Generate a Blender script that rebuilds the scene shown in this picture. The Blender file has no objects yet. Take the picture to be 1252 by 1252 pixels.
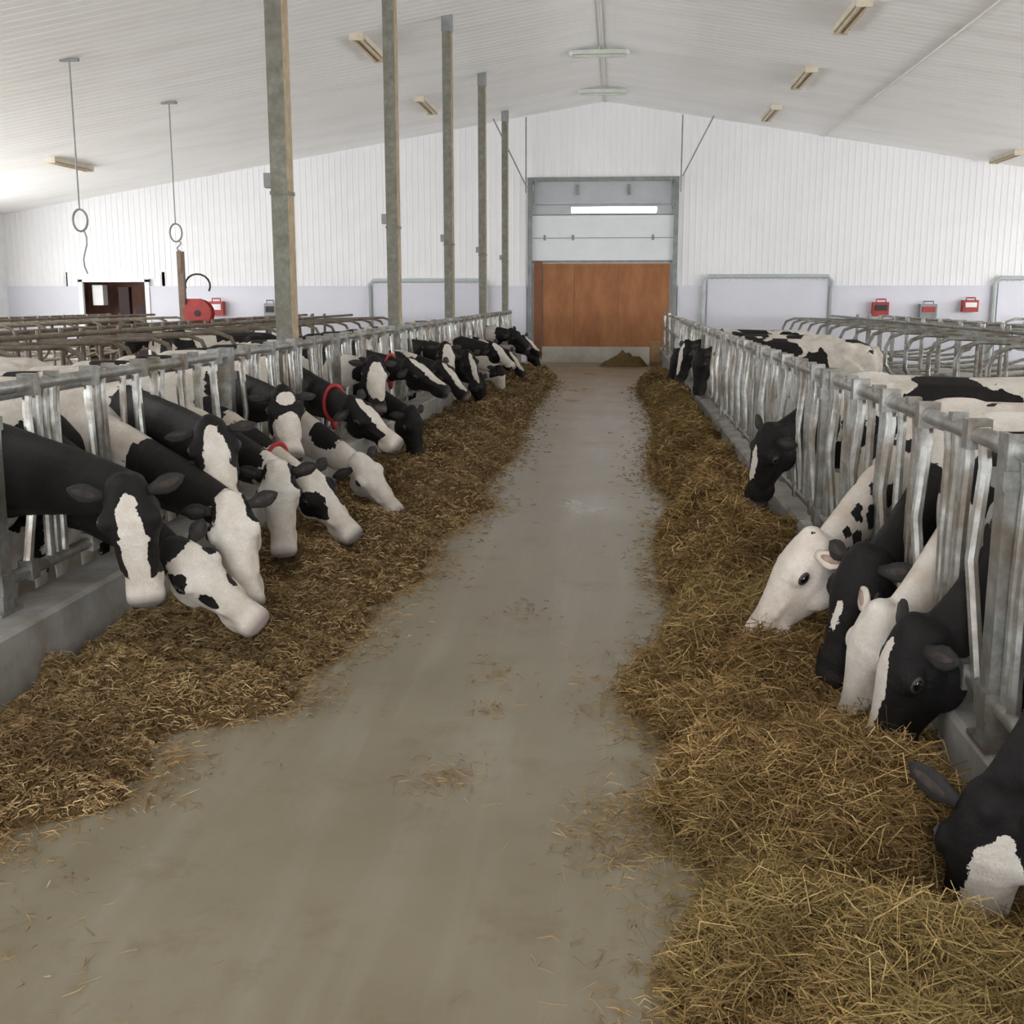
import bpy, math, random
import numpy as np
from mathutils import Vector, Matrix, noise
random.seed(7); np.random.seed(7)
D=bpy.data; SC=bpy.context.scene
def link(o): SC.collection.objects.link(o); return o
# ---------------------------------------------------------------- node helpers
class NT:
    def __init__(s,name):
        s.m=D.materials.new(name); s.m.use_nodes=True; s.t=s.m.node_tree
        s.b=s.t.nodes['Principled BSDF']; s.o=s.t.nodes['Material Output']
    def n(s,typ,**k):
        nd=s.t.nodes.new(typ)
        for a,b in k.items():
            if a in ('op',): nd.operation=b
            else: setattr(nd,a,b)
        return nd
    def l(s,a,b): s.t.links.new(a,b)
    def inp(s,sock,v):
        if isinstance(v,bpy.types.NodeSocket): s.l(v,sock)
        elif isinstance(v,(tuple,list)) and len(v)==3 and sock.type=='RGBA': sock.default_value=(*v,1)
        else: sock.default_value=v
    def math(s,op,a,b=0.0,c=0.0,clamp=False):
        nd=s.n('ShaderNodeMath',op=op); nd.use_clamp=clamp
        s.inp(nd.inputs[0],a); s.inp(nd.inputs[1],b); s.inp(nd.inputs[2],c); return nd.outputs[0]
    def vm(s,op,a,b=(0,0,0)):
        nd=s.n('ShaderNodeVectorMath',op=op); s.inp(nd.inputs[0],a); s.inp(nd.inputs[1],b)
        return nd.outputs['Value'] if op in('LENGTH','DISTANCE') else nd.outputs[0]
    def noise(s,vec,scale,detail=4,rough=.5,dist=0):
        nd=s.n('ShaderNodeTexNoise'); s.inp(nd.inputs['Vector'],vec); nd.inputs['Scale'].default_value=scale
        nd.inputs['Detail'].default_value=detail; nd.inputs['Roughness'].default_value=rough; nd.inputs['Distortion'].default_value=dist
        return nd.outputs['Fac'],nd.outputs['Color']
    def mix(s,f,a,b):
        nd=s.n('ShaderNodeMix',data_type='RGBA'); s.inp(nd.inputs[0],f); s.inp(nd.inputs[6],a); s.inp(nd.inputs[7],b); return nd.outputs[2]
    def ramp(s,f,stops):
        nd=s.n('ShaderNodeValToRGB'); s.l(f,nd.inputs[0]); e=nd.color_ramp.elements
        while len(e)<len(stops): e.new(.5)
        for i,(p,c) in enumerate(stops):
            e[i].position=p; e[i].color=(*c,1) if len(c)==3 else c
        return nd.outputs[0]
    def pos(s): return s.n('ShaderNodeNewGeometry').outputs['Position']
    def attr(s,name): return s.n('ShaderNodeAttribute',attribute_name=name)
    def bump(s,h,strength=.3,dist=.01):
        nd=s.n('ShaderNodeBump'); nd.inputs['Strength'].default_value=strength; nd.inputs['Distance'].default_value=dist
        s.l(h,nd.inputs['Height']); s.l(nd.outputs[0],s.b.inputs['Normal'])
    def set(s,col=None,rough=None,metal=None,spec=None):
        if col is not None: s.inp(s.b.inputs['Base Color'],col)
        if rough is not None: s.inp(s.b.inputs['Roughness'],rough)
        if metal is not None: s.inp(s.b.inputs['Metallic'],metal)
        if spec is not None: s.inp(s.b.inputs['Specular IOR Level'],spec)
def simple(name,c1,c2=None,scale=8,rough=.6,metal=0,bump=0,detail=5):
    t=NT(name); c2=c2 or tuple(x*.8 for x in c1)
    f,_=t.noise(t.pos(),scale,detail,.6)
    f2=t.ramp(f,[(.35,(0,0,0)),(.65,(1,1,1))])
    t.set(t.mix(f2,c1,c2),rough,metal)
    if bump: t.bump(f,bump,.01)
    return t.m
def galv(name,a,b_,dirt,metal,rough):
    t=NT(name); p=t.pos(); f,_=t.noise(p,13,6,.7); g,_=t.noise(p,3.5,5,.65)
    c=t.mix(t.ramp(f,[(.35,(0,0,0)),(.65,(1,1,1))]),a,b_)
    k=t.ramp(g,[(.44,(0,0,0)),(.64,(1,1,1))]); c=t.mix(k,c,dirt)
    t.set(c,rough,t.math('MULTIPLY',t.math('SUBTRACT',1.0,t.math('MULTIPLY',k,.6)),metal)); return t.m
GALV=galv('galvanized_steel',(.40,.41,.40),(.21,.21,.195),(.14,.115,.085),.65,.36)
GALVD=galv('galvanized_steel_weathered',(.22,.20,.165),(.15,.12,.085),(.09,.065,.04),.3,.6)
def colmat():
    t=NT('column_cladding'); p=t.pos()
    f,_=t.noise(p,9,6,.7); g,_=t.noise(p,2.0,3,.5)
    c=t.ramp(f,[(.3,(.10,.10,.08)),(.5,(.17,.175,.145)),(.7,(.26,.27,.235))])
    c=t.mix(t.math('MULTIPLY',g,.5),c,(.14,.12,.085)); t.set(c,.6,.1); return t.m
COLM=colmat()
WOODE=simple('wood_edge',(.36,.28,.18),(.25,.19,.12),12,.7)
STRUCTW=simple('white_paint_metal',(.80,.81,.82),(.72,.73,.74),3,.4)
GREYP=simple('grey_metal_paint',(.27,.29,.29),(.20,.21,.21),6,.5,.3)
REDM=simple('red_paint',(.42,.035,.03),(.30,.03,.025),8,.5)
BLKM=simple('black_rubber',(.02,.02,.02),(.03,.03,.03),8,.6)
def wallmat(name,base,dirty):
    t=NT(name); p=t.pos(); f,_=t.noise(p,.6,5,.6)
    c=t.mix(t.ramp(f,[(.4,(0,0,0)),(.75,(1,1,1))]),base,dirty); t.set(c,.42,0,.4); return t.m
WALL=wallmat('ribbed_white_steel_wall',(.83,.83,.85),(.78,.78,.80))
WALLB=wallmat('smooth_white_wall_panel',(.68,.69,.77),(.62,.63,.70))
def ceilmat():
    t=NT('ribbed_white_ceiling'); p=t.pos()
    f,_=t.noise(t.vm('MULTIPLY',p,(.25,1.2,1)),1.1,5,.65)
    c=t.mix(t.ramp(f,[(.45,(0,0,0)),(.8,(1,1,1))]),(.94,.94,.94),(.83,.80,.77)); t.set(c,.38,0,.5); return t.m
CEIL=ceilmat()
def floormat():
    t=NT('concrete_feed_alley'); p=t.pos()
    f,_=t.noise(p,.9,6,.6); g,_=t.noise(p,7,8,.7); k,_=t.noise(t.vm('MULTIPLY',p,(3,.25,1)),1.6,4,.6)
    c=t.ramp(f,[(.3,(.192,.162,.105)),(.5,(.24,.209,.145)),(.7,(.288,.258,.192))])
    c=t.mix(t.math('MULTIPLY',g,.35),c,(.195,.155,.095))
    c=t.mix(t.ramp(k,[(.48,(0,0,0)),(.72,(.5,.5,.5))]),c,(.335,.31,.245))
    h,_=t.noise(p,2.3,7,.75)
    c=t.mix(t.ramp(h,[(.54,(0,0,0)),(.68,(.5,.5,.5))]),c,(.15,.11,.055))
    r=t.ramp(f,[(.3,(.26,.26,.26)),(.7,(.44,.44,.44))])
    t.set(c,r,0,.5); t.bump(g,.2,.003); return t.m
FLOOR=floormat()
CURB=simple('curb_concrete',(.34,.335,.325),(.20,.18,.15),3.5,.75,0,.4)
def plymat():
    t=NT('orange_plywood'); p=t.pos(); f,_=t.noise(t.vm('MULTIPLY',p,(1,1,.35)),4,6,.65)
    t.set(t.ramp(f,[(.3,(.24,.09,.03)),(.55,(.32,.13,.045)),(.75,(.38,.165,.062))]),.6); return t.m
PLY=plymat()
# ---------------------------------------------------------------- mesh accumulators
class MB:
    def __init__(s): s.v=[];s.f=[];s.m=[]
    def add(s,vs,fs,mi=0):
        o=len(s.v); s.v+= [tuple(v) for v in vs]; s.f+=[tuple(i+o for i in f) for f in fs]; s.m+=[mi]*len(fs)
    def box(s,x0,x1,y0,y1,z0,z1,mi=0):
        v=[(x,y,z) for x in(x0,x1) for y in(y0,y1) for z in(z0,z1)]
        s.add(v,[(0,1,3,2),(4,6,7,5),(0,4,5,1),(2,3,7,6),(0,2,6,4),(1,5,7,3)],mi)
    def tube(s,pts,rad,n=8,mi=0,up=None,caps=True):
        pts=[Vector(p) for p in pts]; N=len(pts)
        if not isinstance(rad,(list,tuple)): rad=[rad]*N
        vs=[];prev=None
        for i,p in enumerate(pts):
            t=(pts[min(i+1,N-1)]-pts[max(i-1,0)]).normalized()
            U=Vector(up) if up is not None else (prev if prev is not None else (Vector((0,0,1)) if abs(t.z)<.9 else Vector((1,0,0))))
            sd=t.cross(U)
            if sd.length<1e-4: sd=t.cross(Vector((1,0,.01)))
            sd.normalize(); uu=sd.cross(t).normalized(); prev=uu
            r=rad[i]; rw,rh=(r if isinstance(r,(tuple,list)) else (r,r))
            for k in range(n):
                a=2*math.pi*k/n; vs.append(p+sd*math.cos(a)*rw+uu*math.sin(a)*rh)
        fs=[]
        for i in range(N-1):
            for k in range(n):
                k2=(k+1)%n; fs.append((i*n+k,i*n+k2,(i+1)*n+k2,(i+1)*n+k))
        if caps: fs.append(tuple(range(n-1,-1,-1))); fs.append(tuple((N-1)*n+k for k in range(n)))
        s.add(vs,fs,mi)
    def ell(s,c,r,R=None,n=12,m=8,mi=0):
        c=Vector(c); vs=[];fs=[]
        R=R or Matrix.Identity(3)
        for i in range(1,m):
            a=math.pi*i/m
            for k in range(n):
                b=2*math.pi*k/n
                vs.append(c+R@Vector((r[0]*math.sin(a)*math.cos(b),r[1]*math.sin(a)*math.sin(b),r[2]*math.cos(a))))
        vs.append(c+R@Vector((0,0,r[2]))); vs.append(c+R@Vector((0,0,-r[2])))
        for i in range(m-2):
            for k in range(n):
                k2=(k+1)%n; fs.append((i*n+k,(i+1)*n+k,(i+1)*n+k2,i*n+k2))
        T=len(vs)-2;B=T+1
        for k in range(n):
            k2=(k+1)%n; fs.append((T,k,k2)); fs.append((B,(m-2)*n+k2,(m-2)*n+k))
        s.add(vs,fs,mi)
    def obj(s,name,mats,smooth=True,parent=None):
        me=D.meshes.new(name); me.from_pydata(s.v,[],s.f); me.update()
        for m in mats: me.materials.append(m)
        me.polygons.foreach_set('material_index',s.m)
        if smooth:
            me.shade_smooth()
            try: me.set_sharp_from_angle(angle=math.radians(40))
            except Exception: pass
        o=link(D.objects.new(name,me))
        if parent: o.parent=parent
        return o
def empty(name): 
    o=link(D.objects.new(name,None)); o.empty_display_size=.2; return o
# ---------------------------------------------------------------- room shell
XC=-.4; PEAK=6.7; SL=.165; XL,XR=-17.0,16.2; Y0,Y1=-4.5,31.0
cz=lambda x: PEAK-SL*abs(x-XC)
b=MB(); b.box(XL,XR,Y0,Y1,-.15,0); b.obj('floor',[FLOOR],False)
def ceil(name,xa,xb):
    b=MB(); prof=[]; y=Y0
    while y<Y1:
        prof+=[(y,0),(y+.20,0),(y+.215,-.006),(y+.235,-.006),(y+.25,0)]; y+=.25
    vs=[];fs=[]
    for (yy,dz) in prof:
        vs+=[(xa,min(yy,Y1),cz(xa)+dz),(xb,min(yy,Y1),cz(xb)+dz)]
    for i in range(len(prof)-1): fs.append((2*i,2*i+1,2*i+3,2*i+2))
    b.add(vs,fs); b.box(min(xa,xb),max(xa,xb),Y0,Y1,PEAK+.3,PEAK+.35)
    return b.obj(name,[CEIL],False)
ceil('ceiling',XL,XC); ceil('ceiling.001',XC,XR)
b=MB(); b.tube([(XC,Y0,PEAK-.02),(XC,Y1,PEAK-.02)],[(.04,.015)]*2,6); 
for xs in (5.2,): b.box(xs-.015,xs+.015,Y0,Y1,cz(xs)-.03,cz(xs))
b.obj('trim_1',[simple('ridge_trim',(.80,.79,.77),(.72,.70,.67),3,.5)],False)
def ribwall(name,y,face,holes):
    b=MB(); x=XL
    prof=[]
    while x<XR:
        prof+=[(x,0),(x+.11,0),(x+.12,.010),(x+.15,.010),(x+.16,0)]; x+=.16
    for i in range(len(prof)-1):
        (xa,da),(xb,db)=prof[i],prof[i+1]; xb=min(xb,XR); xm=(xa+xb)/2
        segs=[(0,cz(xm))]
        for (h0,h1,z0,z1) in holes:
            if h0<xm<h1:
                ns=[]
                for (s0,s1) in segs:
                    if z0>s0: ns.append((s0,min(z0,s1)))
                    if z1<s1: ns.append((max(z1,s0),s1))
                segs=ns
        for (s0,s1) in segs:
            if s1-s0<.01: continue
            za=cz(xa) if abs(s1-cz(xm))<.01 else s1; zb=cz(xb) if abs(s1-cz(xm))<.01 else s1
            b.add([(xa,y+face*da,s0),(xb,y+face*db,s0),(xb,y+face*db,zb),(xa,y+face*da,za)],[(0,1,2,3)])
    return b.obj(name,[WALL],False)
DX0,DX1,DZ=-2.28,1.43,4.70
ribwall('wall_far',Y1,-1,[(DX0,DX1,-1,DZ),(-14.75,-12.95,-1,2.13)])
ribwall('wall_back',Y0,1,[(-2.4,1.6,-1,4.2)])
b=MB()
for (a,c) in [(XL,-14.8),(-12.9,DX0-.15),(DX1+.15,XR)]:
    b.box(a,c,Y1-.06,Y1-.025,0,1.98); b.box(a,c,Y1-.08,Y1-.025,1.98,2.02)
b.obj('wall_far_lower_panel',[WALLB],False)
YW=28.0
def sidewall(name,x):
    b=MB(); w=.12
    b.box(x-w/2,x+w/2,Y0,Y1,0,1.0); b.box(x-w/2,x+w/2,Y0,Y1,3.5,cz(x)+.05); b.box(x-w/2,x+w/2,YW,Y1,1.0,3.5)
    y=Y0
    while y<=YW: b.box(x-w/2,x+w/2,y-.08,y+.08,1.0,3.5); y+=4.95
    return b.obj(name,[STRUCTW],False)
sidewall('wall_left',XL); sidewall('wall_right',XR)
# ---------------------------------------------------------------- overhead door + plywood gate
e=empty('door_1')
b=MB(); y=Y1
TRANS=simple('translucent_door_panel',(.72,.76,.78),(.68,.72,.74),2,.35)
GP=simple('grey_door_panel',(.46,.48,.51),(.41,.43,.46),2,.5)
b.box(DX0,DX1,y-.02,y+.03,4.11,4.74,1)
b.box(DX0,-1.25,y-.02,y+.03,3.84,4.12,1); b.box(.98,DX1,y-.02,y+.03,3.84,4.12,1)
b.box(-1.25,.98,y-.02,y+.03,4.05,4.12,1); b.box(-1.25,.98,y-.02,y+.03,3.84,3.90,1)
b.box(DX0,DX1,y-.02,y+.03,3.25,3.85,0); b.box(DX0,DX1,y-.02,y+.03,0,3.26,0)
b.obj('overhead_panels',[TRANS,GP],False,e)
b=MB()
for x in(DX0-.06,DX1+.06): b.box(x-.06,x+.06,y-.12,y+.02,0,DZ+.05)
b.box(DX0-.12,DX1+.12,y-.14,y+.02,DZ,DZ+.10)
for x in(-1.1,.25): b.box(x-.04,x+.04,y-.06,y-.02,4.35,4.62)
for z in(3.26,3.86): b.box(DX0,DX1,y-.03,y-.02,z-.008,z+.008)
for x in(-1.95,-1.2,.9): b.box(x-.03,x+.03,y-.04,y-.02,3.2,3.34)
b.box(DX0,DX1,y-.05,y-.02,2.62,2.68)
for x in(DX0+.05,DX1-.05): b.tube([(x,y-.3,4.0),(x,y-.16,4.62),(x,y-.5,4.72)],.03,6)
b.tube([(DX1+.15,y-.3,DZ-.3),(DX1+.15,y-.3,cz(DX1)-.1)],.022,6); b.tube([(DX0-.15,y-.3,DZ-.3),(DX0-.15,y-.3,cz(DX0)-.1)],.022,6)
b.tube([(DX1+.17,y-.6,4.75),(DX1+.9,y-.8,cz(2.4)-.05)],.02,6); b.tube([(DX0-.1,y-.6,4.5),(DX0-.95,y-.8,cz(-3.2)-.05)],.02,6)
b.obj('door_track',[GREYP],False,e)
e=empty('plywood_gate')
b=MB()
b.box(-1.98,1.36,y-.10,y-.07,.42,2.60,0)
for xx in(-1.15,.02): b.box(xx-.006,xx+.006,y-.103,y-.10,.5,2.52,1)
b.box(-1.98,1.36,y-.12,y-.10,.42,.50,0); b.box(-1.98,1.36,y-.12,y-.10,2.52,2.6,0)
b.box(-2.22,-2.0,y-.12,y-.06,.1,2.66,1)
b.box(-2.0,1.42,y-.14,y-.05,0,.42,2)
b.obj('gate_panels',[PLY,simple('orange_wood_post',(.22,.085,.035),(.17,.065,.028),5,.7),simple('dusty_base_board',(.45,.42,.36),(.36,.33,.27),3,.8)],False,e)
def framed(name,x0,x1,zt):
    b=MB(); b.box(x0+.1,x1-.1,y-.10,y-.07,.1,zt-.1,1)
    pts=[(x0,y-.14,0),(x0,y-.14,zt-.12),(x0+.12,y-.14,zt),(x1-.12,y-.14,zt),(x1,y-.14,zt-.12),(x1,y-.14,0)]
    b.tube(pts,.055,8,0); b.obj(name,[simple(name+'_frame',(.50,.55,.54),(.42,.47,.46),4,.5),WALLB],True)
framed('door_2',-6.69,-3.5,2.16); framed('door_3',2.25,5.56,2.26); framed('door_4',9.66,12.6,2.21)
b=MB(); DK=simple('brown_interior',(.30,.16,.12),(.20,.10,.075),2,.8)
b.box(-15.2,-12.5,y+1.2,y+1.3,0,2.4); b.box(-15.3,-15.2,y,y+1.3,0,2.4); b.box(-12.5,-12.4,y,y+1.3,0,2.4); b.box(-15.3,-12.4,y+.02,y+1.3,2.3,2.4); b.box(-15.3,-12.4,y+.02,y+1.3,-.1,0)
b.box(-13.9,-13.6,y+.3,y+.5,0,2.0,1); b.box(-13.4,-13.05,y+.25,y+.5,0,1.5,1); b.box(-14.6,-14.3,y+.2,y+.5,1.5,2.05,2)
b.obj('milk_house_doorway',[DK,simple('dark_cabinet',(.04,.02,.02),(.03,.015,.015),2,.7),STRUCTW],False)
b=MB()
for xx in(-14.8,-12.9): b.box(xx-.06,xx+.06,y-.1,y,0,2.2)
b.box(-14.86,-12.84,y-.1,y,2.13,2.22); b.obj('trim_2',[STRUCTW],False)
# ---------------------------------------------------------------- columns
for i in range(0,6):
    yy=4.95*(i+1) if i else 4.70
    if yy>Y1: break
    b=MB(); w=.078; x=-2.88
    b.box(x-w,x+w-.012,yy-w,yy+w,0,cz(x)+.02,0); b.box(x+w-.012,x+w,yy-w,yy+w,0,cz(x)+.02,1)
    b.box(x-w-.06,x-w,yy-w,yy-w+.1,2.66,2.78,2); b.box(x-w-.008,x+w+.008,yy-w-.008,yy+w+.008,2.60,2.63,0)
    b.box(x-w-.008,x+w+.008,yy-w-.008,yy+w+.008,cz(x)-.25,cz(x)+.02,2)
    b.obj('support_column',[COLM,WOODE,GREYP],False)
# ---------------------------------------------------------------- ceiling lamps
LAMPM=simple('yellowed_lamp_tube',(.66,.55,.38),(.58,.46,.31),10,.5)
LHM=simple('lamp_housing',(.66,.61,.50),(.56,.49,.38),5,.5)
PALE=simple('pale_lamp_body',(.62,.66,.60),(.55,.58,.52),5,.5)
def lamp(x,yy,L=2.3,along=True):
    b=MB(); z=cz(x)-.01
    if along:
        b.box(x-.12,x+.12,yy-L/2+.04,yy+L/2-.04,z-.06,z+.03,0)
        for dx in(-.06,.06): b.tube([(x+dx,yy-L/2+.04,z-.08),(x+dx,yy+L/2-.04,z-.08)],.022,8,1)
        for ye in(yy-L/2,yy+L/2-.04): b.box(x-.12,x+.12,ye,ye+.04,z-.10,z+.02,0)
    else:
        b.box(x-L/2,x+L/2,yy-.12,yy+.12,z-.16,z-.08,2); b.tube([(x-L/2,yy,z-.18),(x+L/2,yy,z-.18)],.03,8,2)
        for xx in(x-L/2,x+L/2): b.ell((xx,yy,z-.12),(.09,.13,.08),None,10,6,2)
        b.box(x-.02,x+.02,yy-.02,yy+.02,z-.1,z+.1,2)
    b.obj('ceiling_strip_lamp',[LHM,LAMPM,PALE],False)
for x,yy in [(-4.4,20.7),(-4.4,26.8),(-12.4,25.8),(3.6,24.2),(3.55,28.7),(3.55,19.2),(9.3,29.6),(3.55,14.2),(-12.4,19.8)]: lamp(x,yy,1.9)
lamp(-.45,24.3,1.05,False); lamp(-.42,28.8,1.05,False)
# ---------------------------------------------------------------- hanging cables
def cable(x,yy,zl,zb):
    b=MB(); b.tube([(x,yy,cz(x)),(x,yy,zl+.17)],.012,6)
    b.box(x-.15,x+.15,yy-.03,yy+.03,cz(x)-.05,cz(x))
    pts=[(x+.12*math.sin(a),yy,zl+.17*math.cos(a)) for a in np.linspace(0,2*math.pi,17)]
    b.tube(pts,.018,6); pts=[(x+.08*math.sin(k*1.1)*.5+.05,yy,zl-.15-(zl-.15-zb)*k/6) for k in range(7)]
    b.tube(pts,.013,6); b.obj('hanging_air_hose',[GREYP],True)
cable(-8.5,17.9,2.93,2.1); cable(-8.5,21.9,2.95,2.6)
b=MB(); b.box(-8.53,-8.41,21.95,22.05,0,2.6,0); b.box(-8.50,-8.44,21.93,21.95,2.2,2.62,0); b.box(-8.56,-8.38,21.92,22.08,0,.02,0)
b.obj('hose_post',[simple('brown_post',(.26,.19,.14),(.18,.13,.10),6,.7)],False)
b=MB()
b.tube([(-8.12,21.86,1.42),(-8.12,21.98,1.42)],.24,20); b.tube([(-8.12,21.80,1.42),(-8.12,21.84,1.42)],.27,20); b.tube([(-8.12,22.0,1.42),(-8.12,22.04,1.42)],.27,20)
b.tube([(-8.12,21.78,1.42),(-8.12,21.80,1.42)],.06,12,1); b.box(-8.405,-8.1,22.0,22.04,1.2,1.7)
b.tube([(-8.12+.25*math.cos(a),21.9,1.95+.22*math.sin(a)) for a in np.linspace(-.5,3.4,12)],.02,6,1)
b.obj('red_hose_reel',[REDM,BLKM],True)
def wallbox(name,x,z,w,h,mat,mat2):
    b=MB(); b.box(x-w/2,x+w/2,y-.3,y-.085,z-h/2,z+h/2,0); b.box(x-w/2+.05,x+w/2-.05,y-.33,y-.3,z-h*.1,z+h*.3,1)
    b.tube([(x-w*.3,y-.25,z+h/2),(x-w*.3,y-.25,z+h*.7),(x+w*.3,y-.25,z+h*.7),(x+w*.3,y-.25,z+h/2)],.02,6,0)
    b.obj(name,[mat,mat2],False)
wallbox('red_control_box',-10.9,1.42,.38,.38,REDM,STRUCTW); wallbox('grey_control_box',-9.4,1.36,.32,.40,GREYP,BLKM)
wallbox('red_control_box',6.8,1.42,.40,.36,REDM,BLKM); wallbox('grey_control_box',8.0,1.38,.42,.34,GREYP,REDM); wallbox('red_control_box',9.05,1.5,.38,.30,REDM,STRUCTW)
# ---------------------------------------------------------------- curbs
def curb(name,x0,x1):
    b=MB(); n=60
    vs=[];fs=[]
    for i in range(n+1):
        yy=Y0+.3+(30.2-Y0-.3)*i/n
        vs+=[(x0,yy,0),(x0,yy,.35),(x0+.02,yy,.37),(x1-.02,yy,.37),(x1,yy,.35),(x1,yy,0)]
    for i in range(n):
        for k in range(5): fs.append((i*6+k,i*6+k+1,(i+1)*6+k+1,(i+1)*6+k))
    fs+=[(5,4,3,2,1,0),tuple(n*6+k for k in range(6))]
    b.add(vs,fs); b.obj(name,[CURB],False)
curb('feed_curb',-2.78,-2.5); curb('feed_curb',1.14,1.32)
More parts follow.
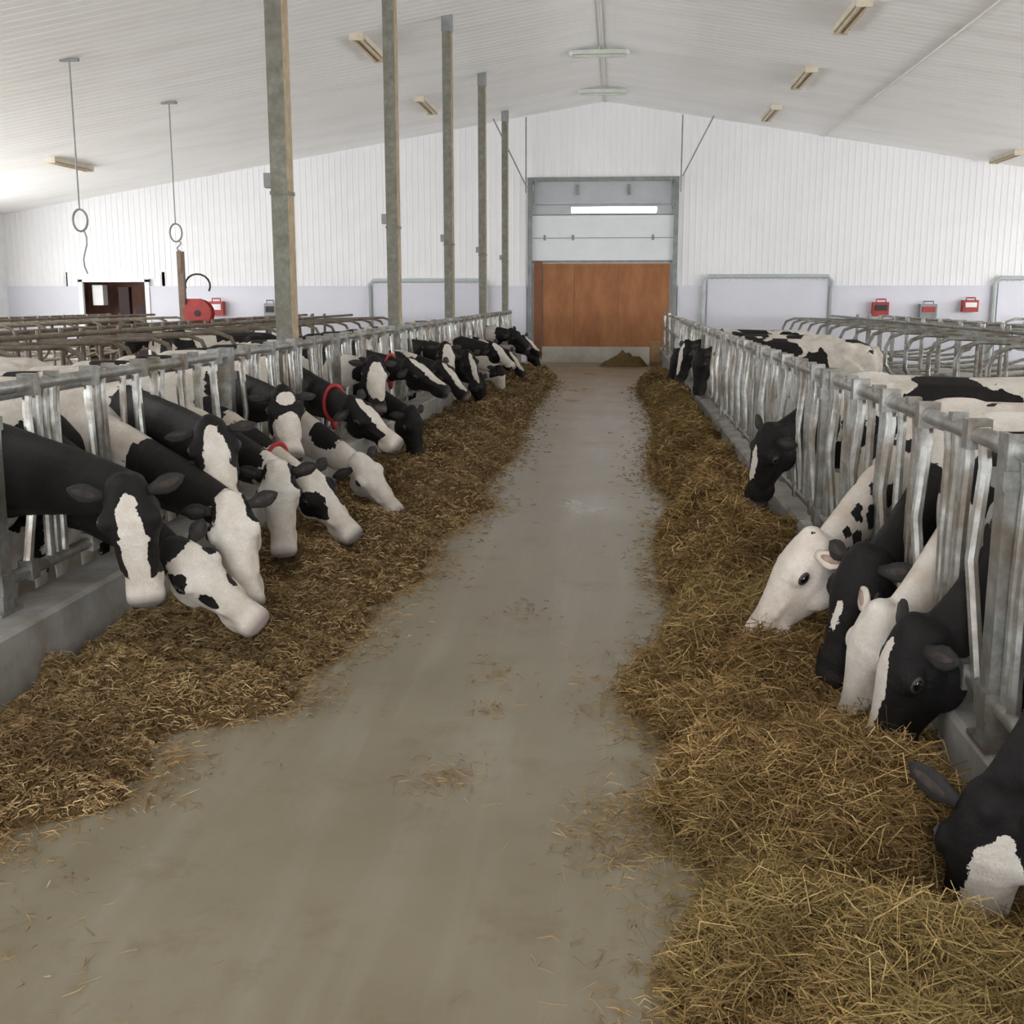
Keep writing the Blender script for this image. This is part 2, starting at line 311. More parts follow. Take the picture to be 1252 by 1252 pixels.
# ---------------------------------------------------------------- COWS spec
W='w';B='b'
BL=(1.27,0,.03,.26,.045,.10,W)
MZ=(1.50,0,-.09,.10,.2,.2,W)
FACEW=(1.30,0,.0,.30,.085,.4,W)
SPOTS=[]
for q in(-1,1):
    for (u_,z_,r_) in [(.95,.02,.03),(.89,-.05,.03),(.86,.06,.035),(.81,-.01,.04),(.75,-.09,.035),(.74,.09,.035),(.66,.02,.045),(.60,.13,.035),(.58,-.08,.04),(.52,.05,.05)]:
        SPOTS.append((u_,q*.09,z_,r_,.075,r_*1.15,B))
cows=[
 (-1,(-2.00,4.43,.98),(-1.96,4.47,.48),5.14,(.25,-1,.3),dict(base=B,sp=[(1.28,0,.03,.27,.06,.10,W),(1.12,0,.04,.08,.055,.1,W),MZ,(-.3,0,.2,.25,.5,.4,W),(-.9,.0,.2,.25,.5,.5,W)],thr=.52,near=1)),
 (-1,(-1.98,4.88,.64),(-1.57,4.90,.28),5.74,(.4,-.75,.6),dict(base=W,sp=[(1.12,.13,-.05,.06,.06,.07,B),(1.12,-.13,-.05,.06,.06,.07,B),(1.28,-.08,-.05,.045,.03,.05,B),(1.28,.06,-.06,.045,.03,.05,B),(.95,0,0,.09,.3,.3,B),(.5,0,0,.42,.6,.6,B)],thr=.60,near=1,collar=1)),
 (-1,(-2.10,5.73,1.12),(-1.92,5.40,.78),6.85,(.2,-.7,.6),dict(base=B,sp=[(1.32,0,.03,.28,.07,.12,W),(1.42,0,-.05,.15,.2,.3,W),(-.1,0,.1,.3,.5,.5,W)],thr=.5,near=1)),
 (-1,(-1.85,5.24,.79),(-1.74,5.12,.34),6.30,(.2,-1,.4),dict(base=W,sp=[(1.02,.14,-.05,.12,.07,.2,B),(1.02,-.14,-.05,.12,.07,.2,B),(.7,0,0,.25,.3,.3,B)],thr=.6,near=1)),
 (-1,(-2.00,6.54,.75),(-1.96,6.47,.26),7.42,(.2,-1,.4),dict(base=W,sp=[(1.0,.14,-.05,.15,.07,.2,B),(1.0,-.14,-.05,.1,.07,.2,B),(.7,0,0,.2,.4,.2,B)],thr=.5,near=1)),
 (-1,(-1.95,7.02,.66),(-1.63,7.01,.28),7.98,(.5,-.7,.6),dict(base=W,sp=[(1.2,.1,-.08,.12,.09,.12,B),(1.2,-.1,-.08,.12,.09,.12,B),(.88,-.05,.0,.14,.2,.1,B),(.6,0,.15,.12,.2,.12,B),(.3,.1,.0,.12,.3,.3,B)],thr=.6,near=1,collar=1)),
 (-1,(-2.10,9.00,.94),(-1.70,9.03,.60),10.32,(.4,-.6,.8),dict(base=B,sp=[(1.28,0,.03,.28,.055,.08,W),(1.47,0,-.05,.09,.2,.2,W)],thr=.5,collar=1,near=1)),
 (-1,(-1.94,8.49,.54),(-1.66,8.48,.18),9.42,(.4,-.7,.6),dict(base=W,sp=[(.7,0,.1,.1,.3,.1,B)],thr=.6,near=1)),
 (-1,(-2.30,7.75,1.12),(-2.15,7.45,.76),8.65,(.3,-.6,.8),dict(base=B,sp=[(1.10,0,.0,.06,.07,.2,W),(1.42,0,-.05,.2,.2,.3,W)],thr=.45,near=1)),
 (-1,(-2.00,11.2,.64),(-1.9,11.2,.15),11.9,(.6,-.5,.3),dict(base=B,sp=[],thr=.7)),
 (-1,(-2.30,10.80,1.17),(-2.20,10.55,.76),11.3,(.4,-.8,.6),dict(base=B,sp=[(1.25,.0,0,.2,.10,.2,W),(.7,0,0,.15,.4,.4,W)],thr=.45)),
 (-1,(-2.20,12.07,1.08),(-1.75,12.11,.80),12.7,(.5,-.5,.8),dict(base=B,sp=[(1.28,0,.03,.30,.06,.08,W)],thr=.6,collar=1)),
 (-1,(-2.20,14.73,1.15),(-2.08,14.5,.74),15.4,(.4,-.8,.6),dict(base=B,sp=[(1.27,0,.0,.26,.09,.2,W)],thr=.5)),
 (-1,(-2.10,13.6,.97),(-1.75,13.6,.62),14.1,(.4,-.6,.6),dict(base=B,sp=[BL],thr=.45)),
 (-1,(-2.10,16.2,.97),(-1.92,16.1,.52),16.7,(.4,-.8,.6),dict(base=B,sp=[BL],thr=.5)),
 (-1,(-2.00,16.9,.60),(-1.9,16.85,.14),17.6,(.6,-.5,.3),dict(base=B,sp=[],thr=.6)),
 (-1,(-2.00,18.4,1.0),(-1.65,18.4,.7),18.9,(.4,-.6,.6),dict(base=B,sp=[FACEW],thr=.5)),
 (-1,(-2.00,19.8,.58),(-1.9,19.75,.12),20.5,(.6,-.5,.3),dict(base=W,sp=[(1.1,0,0,.1,.3,.3,B)],thr=.5)),
 (-1,(-2.00,21.2,.75),(-1.7,21.2,.4),21.7,(.4,-.6,.6),dict(base=B,sp=[BL],thr=.5)),
 (-1,(-2.10,23.0,1.1),(-1.75,23.0,.8),23.5,(.4,-.6,.6),dict(base=B,sp=[],thr=.5)),
 (-1,(-2.00,24.8,.9),(-1.65,24.8,.6),25.35,(.4,-.6,.6),dict(base=B,sp=[BL],thr=.5)),
 (-1,(-1.9,26.3,.55),(-1.7,26.3,.12),26.8,(.4,-.6,.6),dict(base=B,sp=[],thr=.5)),
 (1,(.96,2.79,.46),(.945,2.90,-.03),3.32,(-.45,-.85,.3),dict(base=B,sp=[(1.30,.045,.02,.26,.075,.2,W),(1.50,.03,-.09,.09,.09,.2,W)],thr=.5,near=1)),
 (1,(1.17,2.42,.37),(1.03,2.66,.0),2.10,(-.6,-.4,.5),dict(base=B,sp=[(1.38,0,0,.26,.2,.4,W)],thr=.5,near=1)),
 (1,(.98,3.80,.66),(.86,3.86,.22),4.05,(-.85,-.2,.3),dict(base=B,sp=[(1.29,-.01,.03,.25,.055,.08,W),(1.48,0,-.07,.08,.2,.2,W)],thr=.5,near=1)),
 (1,(.96,4.18,.60),(.85,4.23,.16),4.66,(-.8,-.4,.3),dict(base=W,sp=[],thr=.50,near=1,wear=1)),
 (1,(.97,4.55,.74),(.84,4.5,.30),5.26,(-.7,-.5,.3),dict(base=B,sp=[(1.3,0,.04,.1,.03,.06,W),(.1,0,0,.25,.6,.6,W)],thr=.5,near=1)),
 (1,(.82,4.90,.74),(.57,4.90,.34),5.95,(-.9,-.25,.5),dict(base=W,sp=SPOTS,thr=.52,near=1,wear=1,pink=1)),
 (1,(.95,7.36,.91),(.84,7.48,.44),8.0,(-.7,-.5,.3),dict(base=B,sp=[(1.25,0,.03,.15,.03,.08,W)],thr=.5,near=1)),
 (1,(1.0,14.5,1.07),(.95,14.48,.58),15.0,(-.7,-.5,.3),dict(base=B,sp=[],thr=.45)),
 (1,(.95,16.2,1.12),(.80,16.15,.62),16.7,(-.7,-.5,.3),dict(base=B,sp=[BL],thr=.45)),
 (1,(.95,18.5,.9),(.80,18.5,.45),19.0,(-.7,-.5,.3),dict(base=B,sp=[],thr=.45)),
]
FX={-1:-2.70,1:1.20}
# ---------------------------------------------------------------- headlock fences
def fence(side,ya,yb):
    x=FX[side]; out=side; b=MB(); ZT=1.35 if side<0 else 1.30
    gaps=[]
    for c in cows:
        if c[0]==side:
            p=Vector(c[1]); xb=FX[side]
            t=(abs(xb-p.x))/(abs(xb-p.x)+.45); yc=p.y*(1-t)+c[3]*t
            gaps.append(yc)
    def adj(y0):
        for g in gaps:
            if abs(y0-g)<.115: return g+(.12 if y0>=g else -.12)
        return y0
    b.tube([(x,ya,ZT),(x,yb,ZT)],.030,10); b.tube([(x+out*.07,ya,ZT-.05),(x+out*.07,yb,ZT-.05)],.016,8)
    b.tube([(x,ya,.50),(x,yb,.50)],.03,10); 
    yy=ya; i=0
    while yy<yb:
        near=yy<12; n=8 if near else 6
        def bar(yt,ybm,r=.021,bow=0.0,zt=ZT,zb=.5):
            o=adj((yt+ybm)/2)-(yt+ybm)/2; yt+=o; ybm+=o
            pts=[(x,yt,zt+.03),(x+out*.01,yt*.92+ybm*.08,zt-.1),(x+out*bow,yt*.5+ybm*.5,(zt+zb)/2),(x,ybm,zb)]
            b.tube(pts,r,n)
        bar(yy,yy,.024); bar(yy+.12,yy+.06,.019); bar(yy+.40,yy+.26,.022,-.03); bar(yy+.48,yy+.48); bar(yy+.55,yy+.55,.018)
        b.box(x-.04,x+.04,yy+.37,yy+.43,ZT-.05,ZT+.05); b.box(x-.028,x+.028,yy-.025,yy+.025,ZT+.02,ZT+.05)
        b.box(x-.035,x+.035,yy+.24,yy+.31,.46,.55)
        if i%5==0:
            b.box(x-.045,x+.045,yy-.045,yy+.045,.37,ZT+.05); b.box(x-.06,x+.06,yy-.09,yy+.09,.37,.385)
            b.box(x-.055,x+.055,yy-.055,yy+.055,1.18,1.24); b.box(x-.055,x+.055,yy-.055,yy+.055,.46,.55)
        yy+=.62; i+=1
    b.obj('headlock_feed_fence',[GALV],True)
fence(-1,1.55,29.2); fence(1,.4,21.5)
b=MB(); 
for zz in(.5,.95,1.30): b.tube([(1.22,21.9,zz),(1.22,30,zz)],.025,8)
for yy in(21.95,24.5,27.3,30): b.tube([(1.22,yy,.37),(1.22,yy,1.35)],.04,8)
b.obj('pipe_railing',[GALV],True)
# ---------------------------------------------------------------- free stall dividers
def stalls(x0,dirx,y0,y1,mat):
    b=MB(); yy=y0
    while yy<y1:
        L=1.75; X=lambda d: x0+dirx*d
        pts=[(X(0),yy,1.18),(X(L-.25),yy,1.22),(X(L-.07),yy,1.15),(X(L),yy,1.0),(X(L),yy,.75),(X(L-.1),yy,.6),(X(L-.4),yy,.5),(X(.5),yy,.42),(X(0),yy,.45)]
        b.tube(pts,.030,7); b.tube([(X(0),yy,0),(X(0),yy,1.32)],.035,7)
        yy+=1.2
    b.tube([(x0+dirx*.45,y0,1.27),(x0+dirx*.45,y1,1.27)],.030,7); b.tube([(x0,y0,1.12),(x0,y1,1.12)],.025,7)
    b.obj('free_stall_divider_row',[mat],True)
for x0,d in [(-7.3,1),(-7.6,-1),(-12.6,1),(-12.9,-1)]: stalls(x0,d,2.0,29.5,GALVD)
for x0,d in [(5.75,-1),(6.05,1),(10.9,-1),(11.2,1)]: stalls(x0,d,2.0,29.5,GALV)
# ---------------------------------------------------------------- coat material
def coat(i,spec):
    t=NT('holstein_coat_%d'%i); P=t.attr('cp').outputs['Vector']
    nf,nc=t.noise(P,7,6,.65); off=t.vm('MULTIPLY',t.vm('SUBTRACT',nc,(.5,.5,.5)),(.13,.13,.13))
    Q=t.vm('ADD',P,off)
    s=i*3.7
    g,_=t.noise(t.vm('ADD',Q,(s,s*.7,s*1.3)),1.9,2,.4)
    blotch=t.math('GREATER_THAN',g,spec['thr'])
    sep=t.n('ShaderNodeSeparateXYZ'); t.l(P,sep.inputs[0])
    body=t.math('LESS_THAN',sep.outputs[0],.35 if spec.get('near') else .7)
    if spec['base']==B: val=t.math('SUBTRACT',1.0,t.math('MULTIPLY',t.math('GREATER_THAN',g,spec['thr']),body))
    else: val=t.math('MULTIPLY',blotch,body)
    for (cx,cy,cz_,rx,ry,rz,c) in spec['sp']:
        d=t.vm('LENGTH',t.vm('DIVIDE',t.vm('SUBTRACT',Q,(cx,cy,cz_)),(rx,ry,rz)))
        inside=t.math('LESS_THAN',d,1.0)
        if c==B: val=t.math('MAXIMUM',val,inside)
        else: val=t.math('MULTIPLY',val,t.math('SUBTRACT',1.0,inside))
    h,_=t.noise(t.vm('MULTIPLY',P,(1,2.4,2.4)),85,5,.8); dn,_=t.noise(P,4,6,.7); fo,_=t.noise(t.vm('MULTIPLY',P,(2.2,.7,.7)),9,4,.6)
    wcol=t.mix(t.ramp(dn,[(.42,(0,0,0)),(.72,(.8,.8,.8))]),(.74,.71,.66),(.43,.35,.26))
    wcol=t.mix(t.ramp(h,[(.4,(0,0,0)),(.7,(.55,.55,.55))]),wcol,(.46,.40,.34))
    if spec.get('pink'): wcol=t.mix(.12,wcol,(.62,.45,.38))
    bcol=t.mix(h,(.003,.003,.0035),(.014,.012,.012)); bcol=t.mix(t.ramp(dn,[(.5,(0,0,0)),(.8,(.25,.25,.25))]),bcol,(.045,.03,.02))
    c=t.mix(val,wcol,bcol)
    mz=t.math('MULTIPLY',t.math('SUBTRACT',sep.outputs[0],1.475),22,0,True)
    mz=t.math('MULTIPLY',mz,t.math('GREATER_THAN',sep.outputs[2],-.15))
    c=t.mix(t.math('MULTIPLY',mz,.8),c,(.42,.29,.26) if spec.get('pink') else ((.20,.14,.13) if i%3==1 else (.05,.042,.042)))
    t.set(c,t.math('SUBTRACT',.80,t.math('MULTIPLY',val,.25)),0,.20)
    hh=t.math('ADD',t.math('MULTIPLY',h,.4),fo); t.bump(hh,.5,.022); return t.m
EYE=NT('cow_eye'); EYE.set((.006,.004,.004),.08); EYE=EYE.m
NOS=simple('nostril_skin',(.02,.012,.012),(.03,.02,.02),20,.4)
EARB=simple('black_ear_hair',(.006,.005,.005),(.015,.013,.012),40,.8)
COLL=simple('red_collar',(.42,.03,.03),(.30,.02,.02),20,.6)
EARI=simple('ear_inner',(.02,.015,.014),(.05,.038,.034),30,.9)
EARIL=simple('ear_inner_pale',(.38,.27,.23),(.28,.19,.16),30,.9)
LIDM=simple('eyelid_skin',(.03,.022,.022),(.045,.035,.03),20,.6)
ZS=.905
BODY=[(-1.63,1.08,.10,.12),(-1.56,1.04,.20,.24),(-1.40,1.01,.255,.33),(-1.15,.98,.275,.37),(-.8,.93,.31,.41),(-.45,.92,.325,.43),(-.1,.94,.29,.42),(.12,.98,.235,.37),(.27,1.0,.17,.27),(.36,1.0,.09,.15)]
HEAD=[(-.045,-.085,.045,.05),(-.02,-.085,.078,.085),(.03,-.090,.092,.105),(.09,-.104,.106,.124),(.14,-.118,.116,.138),(.20,-.128,.108,.142),(.27,-.124,.088,.122),(.34,-.115,.074,.098),(.40,-.110,.070,.083),(.45,-.107,.078,.078),(.49,-.107,.083,.073),(.52,-.109,.078,.063),(.545,-.111,.056,.042)]
def bez(p,t):
    a,b_,c,d=p; s=1-t; return a*s**3+b_*3*s*s*t+c*3*s*t*t+d*t**3
def cow(i,side,poll,muz,yb,nh,spec,name='holstein_cow',xb=None):
    F=Vector((-side,0,0)); poll=Vector(poll); d=(Vector(muz)-poll).normalized()
    n=Vector(nh); n=(n-d*n.dot(d)).normalized(); s_=n.cross(d)
    H=Matrix((d,s_,n)).transposed()
    Xb=xb if xb is not None else FX[side]+side*.48
    O=Vector((Xb,yb,0)); S=Matrix((F,Vector((0,0,1)).cross(F),Vector((0,0,1)))).transposed()
    w=lambda x,y_,z: O+S@Vector((x,y_,z*ZS))
    b=MB()
    b.tube([w(x,0,z) for x,z,_,_ in BODY],[(a,c*ZS) for _,_,a,c in BODY],18,up=(0,0,1))
    b.ell(w(-1.2,.18,1.22),(.14,.08,.08)); b.ell(w(-1.2,-.18,1.22),(.14,.08,.08))
    b.ell(w(-.02,.17,.95),(.2,.11,.3)); b.ell(w(-.02,-.17,.95),(.2,.11,.3))
    b.ell(w(-.05,0,1.27),(.22,.07,.10)); b.ell(w(-1.08,0,.62),(.2,.15,.14))
    E=poll+d*.05+n*(-.125)
    low=max(0,1.05-poll.z)
    S0=w(.0,0,1.10-.28*low); dirN=(E-S0).normalized()
    P=[S0,S0+(F*.6+dirN*.4)*.36,E-dirN*.30+Vector((0,0,.02)),E]
    ts=np.linspace(0,1,13); ctr=[bez(P,t) for t in ts]
    def rw(t): return float(np.interp(t,[0,.25,.5,.75,1],[.20,.138,.096,.078,.066]))
    def rh(t): return float(np.interp(t,[0,.25,.5,.75,1],[.27,.215,.168,.135,.098]))
    b.tube(ctr,[(rw(t),rh(t)) for t in ts],16,up=(0,0,1) if abs(dirN.z)<.95 else F)
    dl=[bez(P,t)-Vector((0,0,rh(t)*.85)) for t in (0.05,.2,.4,.6,.78)]
    b.tube(dl,[(.05,.10),(.04,.09),(.03,.06),(.025,.045),(.02,.03)],10,up=(0,0,1))
    hp=lambda x,y_,z: poll+H@Vector((x,y_,z))
    vs=[];fs=[];N=20
    for (x,zc,hw,hh) in HEAD:
        for k in range(N):
            a=2*math.pi*k/N; ca,sa=math.cos(a),math.sin(a)
            e=.74; yy=hw*math.copysign(abs(ca)**e,ca); zz=hh*math.copysign(abs(sa)**e,sa)
            if zz<0: yy*=1-.34*abs(sa)
            vs.append(hp(x,yy,zc+zz))
    M=len(HEAD)
    for r in range(M-1):
        for k in range(N):
            k2=(k+1)%N; fs.append((r*N+k,(r+1)*N+k,(r+1)*N+k2,r*N+k2))
    fs.append(tuple(range(N))); fs.append(tuple((M-1)*N+k for k in range(N-1,-1,-1)))
    b.add(vs,fs)
    for q in(-1,1):
        b.ell(hp(.150,q*.098,-.048),(.055,.034,.038),H); b.ell(hp(.17,q*.075,-.195),(.09,.035,.07),H)
        b.ell(hp(.505,q*.046,-.085),(.036,.036,.036),H); b.ell(hp(.42,q*.058,-.150),(.07,.025,.04),H)
        b.ell(hp(.27,q*.072,-.075),(.12,.020,.022),H)
    b.ell(hp(.0,0,-.035),(.06,.055,.055),H); b.ell(hp(.46,0,-.178),(.06,.058,.030),H)
    for q in(-1,1):
        b.tube([w(.02,q*.17,.95),w(.0,q*.17,.70),w(.03,q*.16,.44),w(.02,q*.16,.38),w(.01,q*.16,.16),w(.03,q*.16,.08),w(.06,q*.16,.0)],[.13,.09,.052,.048,.033,.042,.056],10,up=(0,1,0))
        b.tube([w(-1.28,q*.15,1.0),w(-1.10,q*.19,.74),w(-1.28,q*.18,.56),w(-1.43,q*.17,.46),w(-1.40,q*.17,.34),w(-1.38,q*.17,.15),w(-1.36,q*.17,.08),w(-1.32,q*.17,.0)],[.2,.14,.085,.055,.045,.036,.042,.056],10,up=(0,1,0))
    b.tube([w(-1.60,0,1.24),w(-1.69,0,1.1),w(-1.70,0,.8),w(-1.68,0,.55),w(-1.68,0,.38)],[.035,.025,.018,.035,.012],8)
    tmp=b.obj('tmpcow',[],False)
    near=spec.get('near'); dist=poll.y
    vox=.0115 if near else (.017 if dist<13 else .025)
    m=tmp.modifiers.new('r','REMESH'); m.mode='VOXEL'; m.voxel_size=vox; m.use_smooth_shade=True
    m=tmp.modifiers.new('s','SMOOTH'); m.factor=.5; m.iterations=3 if near else 2
    dg=bpy.context.evaluated_depsgraph_get(); ev=tmp.evaluated_get(dg); me=D.meshes.new_from_object(ev)
    D.objects.remove(tmp,do_unlink=True)
    nv=len(me.vertices); co=np.empty(nv*3,'f'); me.vertices.foreach_get('co',co); co=co.reshape(-1,3).astype(float)
    nf=len(me.polygons)
    Hn=np.array(H); hc=(co-np.array(poll))@Hn; bc=(co-np.array(O))@np.array(S)
    tt=np.linspace(0,1,41); cl_=[bez(P,t) for t in tt]; ctrn=np.array([c[:] for c in cl_])
    tg=np.gradient(ctrn,axis=0); tg/=np.linalg.norm(tg,axis=1)[:,None]
    sdn=np.cross(tg,np.array([0,0,1.0])); sdn/=np.linalg.norm(sdn,axis=1)[:,None]; uun=np.cross(sdn,tg)
    dm=np.stack([((co-c)**2).sum(1) for c in ctrn],1); ix=dm.argmin(1); dn=np.sqrt(dm.min(1)); tn=tt[ix]; rel=co-ctrn[ix]
    isneck=(tn>.02)&(dn<.36)&(bc[:,0]>.05)
    ishead=(hc[:,0]>-.05)&(np.abs(hc[:,1])<.17)&(hc[:,2]>-.30)&(hc[:,2]<.09)&(hc[:,0]<.6)&((hc[:,0]>.0)|(tn>.95))
    cp=np.stack([np.minimum(bc[:,0]-.15,.0),bc[:,1],bc[:,2]-1.1],1)
    cp[isneck]=np.stack([np.minimum(tn,.99),(rel*sdn[ix]).sum(1),(rel*uun[ix]).sum(1)],1)[isneck]
    hh=hc.copy(); hh[:,0]+=1; cp[ishead]=hh[ishead]
    x=MB(); ecp=[]
    em=0 if spec.get('wear') else 3; ei=7 if spec.get('wear') else 4
    for q in(-1,1):
        base=Vector((.035,q*.088,-.055)); dirv=Vector((-.15,q*1,-.30 if i%2 else -.16)).normalized(); up_=Vector((1,0,.1))
        prof=[(0,.020,.018),(.03,.028,.015),(.065,.041,.012),(.10,.041,.010),(.132,.025,.008),(.152,.006,.004)]
        pts=[hp(*(base+dirv*a+Vector((-.25*a*a*3,0,-.5*a*a)))) for a,_,_ in prof]
        c0=len(x.v); x.tube(pts,[(c,bb) for _,bb,c in prof],12,em,up=H@up_)
        ecp+=[(1.0,q*.16,-.05)]*(len(x.v)-c0)
        c0=len(x.v)
        pts2=[p_+H@Vector((.0,0,.009)) for p_ in pts[1:5]]
        x.tube(pts2,[(.006,.010),(.007,.018),(.006,.018),(.004,.008)],8,ei,up=H@up_)
        x.ell(hp(.150,q*.123,-.052),(.032,.010,.022),H,12,8,6)
        x.ell(hp(.150,q*.127,-.052),(.023,.012,.016),H,12,8,1)
        x.ell(hp(.534,q*.046,-.088),(.018,.020,.016),H,8,6,2)
        ecp+=[(1.0,q*.16,-.05)]*(len(x.v)-c0)
    c0=len(x.v)
    x.tube([hp(.49,-.070,-.160),hp(.538,-.036,-.158),hp(.548,0,-.157),hp(.538,.036,-.158),hp(.49,.070,-.160)],.005,6,2)
    if spec.get('collar'):
        t0=.74; c=bez(P,t0); tg_=(bez(P,t0+.05)-bez(P,t0-.05)).normalized(); sd=tg_.cross(Vector((0,0,1))).normalized(); uu=sd.cross(tg_)
        R1,R2=rw(t0)+.010,rh(t0)+.014
        ring=[c+sd*math.cos(a)*R1+uu*math.sin(a)*R2 for a in np.linspace(0,2*math.pi,25)]
        x.tube(ring,[(.018,.006)]*25,6,5,up=tg_,caps=False)
        x.ell(c-uu*(R2+.03),(.03,.03,.05),None,8,6,5)
    ecp+=[(1,0,0)]*(len(x.v)-c0)
    fv=np.empty(len(me.loops),'i'); me.loops.foreach_get('vertex_index',fv); ls=np.empty(nf,'i'); me.polygons.foreach_get('loop_start',ls); lt=np.empty(nf,'i'); me.polygons.foreach_get('loop_total',lt)
    faces=[tuple(fv[a:a+c]) for a,c in zip(ls.tolist(),lt.tolist())]
    V=[tuple(v) for v in co.tolist()]+x.v; Fs=faces+[tuple(k+nv for k in f) for f in x.f]
    D.meshes.remove(me)
    me=D.meshes.new(name); me.from_pydata(V,[],Fs); me.update()
    me.polygons.foreach_set('material_index',[0]*nf+x.m); me.shade_smooth()
    at=me.attributes.new('cp','FLOAT_VECTOR','POINT'); at.data.foreach_set('vector',np.concatenate([cp.astype('f'),np.array(ecp,'f')]).ravel())
    for m in (coat(i,spec),EYE,NOS,EARB,EARI,COLL,LIDM,EARIL): me.materials.append(m)
    return link(D.objects.new(name,me))
for i,c in enumerate(cows): cow(i,*c)
extra=[(1,-6.55,9.8),(1,-6.6,17.0),(-1,5.1,9.8)]
for k,(s,xb,yb) in enumerate(extra):
    fx=-s; cow(60+k,s,(xb+fx*.75,yb,1.25),(xb+fx*1.08,yb+.05,.9),yb,(fx*.5,-.1,.8),dict(base=B if k%2 else W,sp=[BL],thr=.5),xb=xb)
# ---------------------------------------------------------------- feed mounds
def interp(tab,y): return np.interp(y,[a for a,_ in tab],[b_ for _,b_ in tab])
LB=[(1.8,-2.15),(3.34,-2.0),(3.6,-1.72),(4.0,-1.72),(4.21,-1.85),(4.54,-1.38),(5.0,-1.45),(5.47,-1.32),(6.2,-1.35),(6.95,-1.19),(8,-1.3),(9.4,-1.05),(10.5,-1.25),(12.4,-1.14),(17.9,-1.32),(25,-1.3),(27,-1.6),(27.5,-2.3)]
RB=[(1.5,.2),(2.54,.21),(3.23,.36),(3.5,.22),(3.72,.14),(3.95,.36),(4.2,.30),(4.6,.14),(4.9,.08),(5.3,.25),(6.24,.42),(7.2,.34),(8.2,.38),(9.5,.58),(11,.4),(12.5,.43),(15,.6),(18,.58),(21,.45),(23,.5),(23.5,.9),(23.8,1.1)]
DIG=[(c[0],c[2][0],c[2][1]) for c in cows if c[2][2]<.45 and c[5].get('near')]
def nz(x,y,s,seed): return noise.fractal(Vector((x*s,y*s,seed)),.8,2.1,4)
def mound(name,side,tab,wallx,y0,y1,hmax,mat,soft):
    ny=int((y1-y0)/.04); nx=36
    ys=np.linspace(y0,y1,ny); G=np.zeros((ny,nx,3))
    digs=[(a,c) for s,a,c in DIG if s==side]
    for j,yv in enumerate(ys):
        edge=interp(tab,yv)+ .08*nz(0,yv,2.4,side*5)
        edge+= (.06*nz(0,yv,7,side*7))
        if side<0: edge=max(edge,wallx+.05)
        else: edge=min(edge,wallx-.05)
        dj=[q for q in digs if abs(q[1]-yv)<.6]
        for k in range(nx):
            t=k/(nx-1); xv=edge+(wallx-edge)*t
            wd=abs(xv-edge); 
            prof=1-math.exp(-wd/soft); drop=.75+.25*math.cos(min(1,max(0,(t-.45)/.55))*math.pi)
            h=hmax*prof*drop*(1+1.1*nz(xv,yv,1.9,3))+.06*nz(xv,yv,5,9)*prof+.025*nz(xv,yv,15,4)*prof
            for (dx,dy) in dj: h*=1-.72*math.exp(-(((xv-dx)**2+(yv-dy)**2)/.035))
            if yv>y1-1: h*= (y1-yv)
            G[j,k]=(xv,yv,max(h,0.0)+.004 if t>0 else .001)
    b=MB(); vs=G.reshape(-1,3).tolist()
    fs=[(j*nx+k,j*nx+k+1,(j+1)*nx+k+1,(j+1)*nx+k) for j in range(ny-1) for k in range(nx-1)]
    if side<0: fs=[f[::-1] for f in fs]
    b.add(vs,fs); o=b.obj(name,[mat],True)
    return o,G,ys
def haybase(name,a,b_,c):
    t=NT(name); p=t.pos(); f,_=t.noise(p,28,8,.8); g,_=t.noise(p,3,4,.6)
    col=t.ramp(f,[(.32,a),(.5,b_),(.68,c)]); col=t.mix(t.math('MULTIPLY',g,.4),col,a); t.set(col,.9,0,.1); t.bump(f,.9,.03); return t.m
HB_L=haybase('chopped_feed_base',(.060,.036,.016),(.17,.108,.048),(.31,.21,.095))
HB_R=haybase('hay_base',(.045,.027,.011),(.12,.074,.028),(.23,.155,.062))
oL,GL,yL=mound('feed_pile',-1,LB,-2.5,1.2,27.5,.16,HB_L,.20)
oR,GR,yR=mound('feed_pile',1,RB,1.14,1.0,23.8,.27,HB_R,.18)
def strawmat(name,stops,dark,light):
    t=NT(name); a=t.attr('sr').outputs['Fac']; p=t.pos(); g,_=t.noise(p,2.2,4,.6); g2,_=t.noise(p,.5,2,.5)
    c=t.ramp(a,stops); c=t.mix(t.ramp(g,[(.42,(0,0,0)),(.66,(.65,.65,.65))]),c,dark); c=t.mix(t.ramp(g2,[(.5,(0,0,0)),(.62,(.4,.4,.4))]),c,light)
    t.set(c,.7,0,.2)
    return t.m
SM_L=strawmat('chopped_straw',[(0,(.09,.052,.024)),(.4,(.24,.152,.066)),(.75,(.41,.28,.132)),(1,(.64,.49,.28))],(.14,.083,.035),(.28,.205,.095))
SM_R=strawmat('long_hay',[(0,(.075,.041,.015)),(.4,(.235,.145,.052)),(.75,(.40,.265,.105)),(1,(.64,.46,.22))],(.12,.067,.024),(.28,.22,.08))
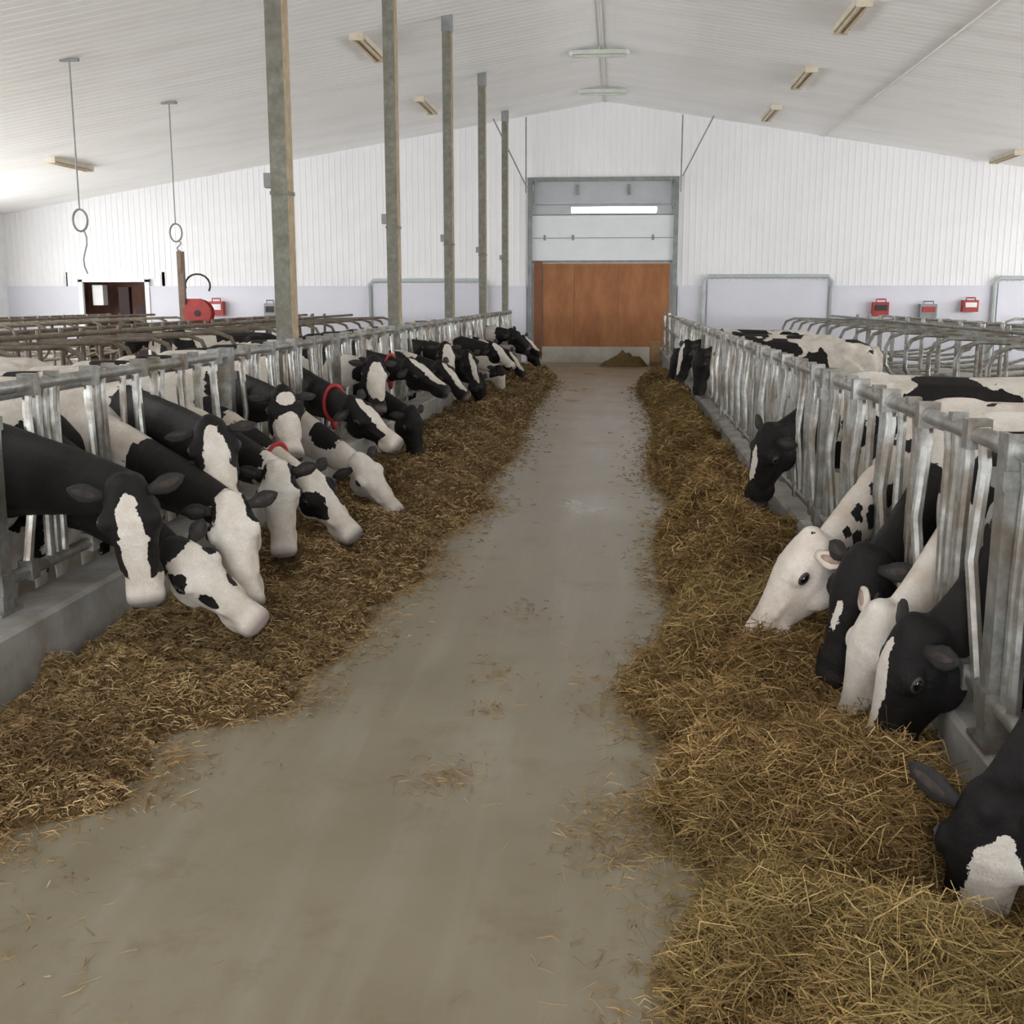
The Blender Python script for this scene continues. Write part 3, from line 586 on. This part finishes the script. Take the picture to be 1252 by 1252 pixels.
def straws(name,G,ys,N,Lr,lift,mat,parent,ymin,power=1.0,extra=None,thick=.0022,tilt=.35):
    ny,nx,_=G.shape
    u_=np.random.rand(N); y0=ymin; y1=ys[-1]-.3
    yy=y0*(y1/y0)**(u_**power)
    j=(yy-ys[0])/(ys[1]-ys[0]); j0=np.clip(j.astype(int),0,ny-2); k=np.random.rand(N)*(nx-1); k0=np.clip(k.astype(int),0,nx-2); fj=(j-j0)[:,None]; fk=(k-k0)[:,None]
    p=(G[j0,k0]*(1-fj)*(1-fk)+G[j0+1,k0]*fj*(1-fk)+G[j0,k0+1]*(1-fj)*fk+G[j0+1,k0+1]*fj*fk)
    if extra is not None: p=np.concatenate([p,extra]); N=len(p)
    L=np.random.uniform(*Lr,N); a=np.random.rand(N)*2*np.pi; ti=np.random.normal(0,tilt,N)
    a=a*.35+ (np.sin(p[:,0]*5.1+p[:,1]*3.3)+np.cos(p[:,1]*6.7-p[:,0]*4.2))*2.0+np.random.normal(0,.5,N)
    if extra is not None:
        ne=len(extra); ti[-ne:]*=.15; L[-ne:]=np.random.uniform(.02,.08,ne)
    d=np.stack([np.cos(a)*np.cos(ti),np.sin(a)*np.cos(ti),np.sin(ti)],1)
    side=np.cross(d,np.random.normal(0,1,(N,3))); side/=np.linalg.norm(side,axis=1)[:,None]
    bend=np.random.normal(0,.22,(N,3))*L[:,None]; bend[:,2]=np.abs(bend[:,2])*.8
    w=(thick+.00035*p[:,1])[:,None]
    li=np.random.rand(N)**1.6*lift+.004
    if extra is not None: li[-ne:]=.004
    c=p+np.array([0,0,1])*li[:,None]
    a0=c-d*L[:,None]/2; a2=c+d*L[:,None]/2; a1=c+bend
    V=np.stack([a0-side*w*.5,a0+side*w*.5,a1-side*w,a1+side*w,a2-side*w*.4,a2+side*w*.4],1).reshape(-1,3)
    V[:,2]=np.maximum(V[:,2],.003)
    o=np.arange(N)[:,None]*6
    Fq=np.concatenate([o+np.array([0,1,3,2]),o+np.array([2,3,5,4])],1).reshape(-1,4)
    me=D.meshes.new(name); nF=len(Fq)
    me.vertices.add(len(V)); me.vertices.foreach_set('co',V.astype('f').ravel())
    me.loops.add(nF*4); me.loops.foreach_set('vertex_index',Fq.astype('i').ravel())
    me.polygons.add(nF); me.polygons.foreach_set('loop_start',(np.arange(nF)*4).astype('i')); me.polygons.foreach_set('loop_total',np.full(nF,4,'i'))
    me.update(calc_edges=True)
    sr=np.random.rand(N)
    if extra is not None: sr[-ne:]=.35+.5*sr[-ne:]
    at=me.attributes.new('sr','FLOAT','POINT'); at.data.foreach_set('value',np.repeat(sr,6).astype('f'))
    me.materials.append(mat); ob=link(D.objects.new(name,me)); ob.parent=parent; return ob
def scatter(tab,side,N,spread):
    yy=2.2*(24/2.2)**np.random.rand(N)
    ex=interp(tab,yy); off=np.random.exponential(spread,N)*(1 if side<0 else -1)
    return np.stack([ex+off,yy,np.zeros(N)],1)
exL=scatter(LB,-1,4500,.08); exR=scatter(RB,1,6000,.08)
cl=[]
for (cx,cy,n,s) in [(-.62,3.9,110,.08),(-.55,5.1,40,.09),(-.5,4.6,30,.05),(.0,3.55,220,.12),(.05,3.4,100,.08),(-.5,6.2,25,.1),(-1.7,2.6,90,.2),(-1.3,2.2,60,.2),(.15,3.8,140,.08)]:
    cl.append(np.stack([np.random.normal(cx,s,n),np.random.normal(cy,s*1.3,n),np.zeros(n)],1))
exL=np.concatenate([exL]+cl)
straws('chopped_straw_strands',GL,yL,130000,(.015,.065),.03,SM_L,oL,1.9,1.0,exL,.0010)
straws('long_hay_strands',GR,yR,240000,(.05,.18),.09,SM_R,oR,1.9,1.1,exR,.0007,.45)
# loose heap of feed by the far gate
b=MB(); n1=28
vs=[];fs=[]
for j in range(n1+1):
    for k in range(n1+1):
        u=-1+2*k/n1; v=-1+2*j/n1; r=math.sqrt(u*u+v*v)
        h=.34*max(0,1-r)**.8*(1+.8*nz(u,v,2.2,4))+.05*nz(u,v,7,2)*max(0,1-r)
        vs.append((.18+u*.62,29.3+v*.5,max(h,.002)))
for j in range(n1):
    for k in range(n1): fs.append((j*(n1+1)+k,j*(n1+1)+k+1,(j+1)*(n1+1)+k+1,(j+1)*(n1+1)+k))
fs=[f for f in fs if max(vs[q][2] for q in f)>.004]
b.add(vs,fs); b.obj('feed_heap',[HB_L],True)
b=MB(); b.box(.84,1.10,29.2,29.6,0,.62); b.box(.86,1.08,29.15,29.2,.1,.5); b.box(.83,.97,29.1,29.2,.60,.63); b.obj('cardboard_carton',[simple('cardboard',(.35,.22,.11),(.28,.17,.08),6,.8)],False)
# ---------------------------------------------------------------- light
wd=D.worlds.new('World'); SC.world=wd; wd.use_nodes=True
bg=wd.node_tree.nodes['Background']; bg.inputs[0].default_value=(.995,.992,.99,1); bg.inputs[1].default_value=11.0
def portal(name,loc,rot,sx,sy):
    l=D.lights.new(name,'AREA'); l.shape='RECTANGLE'; l.size=sx; l.size_y=sy; l.cycles.is_portal=True
    o=link(D.objects.new(name,l)); o.location=loc; o.rotation_euler=rot; return o
yc=(Y0+YW)/2; Ly=YW-Y0
portal('window_light_left',(XL-.1,yc,2.25),(0,-math.pi/2,0),2.5,Ly)
portal('window_light_right',(XR+.1,yc,2.25),(0,math.pi/2,0),2.5,Ly)
portal('door_light_back',(-.4,Y0-.1,2.1),(math.pi/2,0,0),4,4.2)
# ---------------------------------------------------------------- camera
cam=D.cameras.new('camera'); cam.sensor_width=36; cam.lens=1393/1252*36; cam.clip_end=200; cam.clip_start=.05
co_=link(D.objects.new('camera',cam)); co_.location=(0,0,1.75)
co_.rotation_euler=(math.radians(90-10.73),0,math.radians(5.2)); SC.camera=co_
SC.view_settings.view_transform='Standard'; SC.view_settings.exposure=0.0
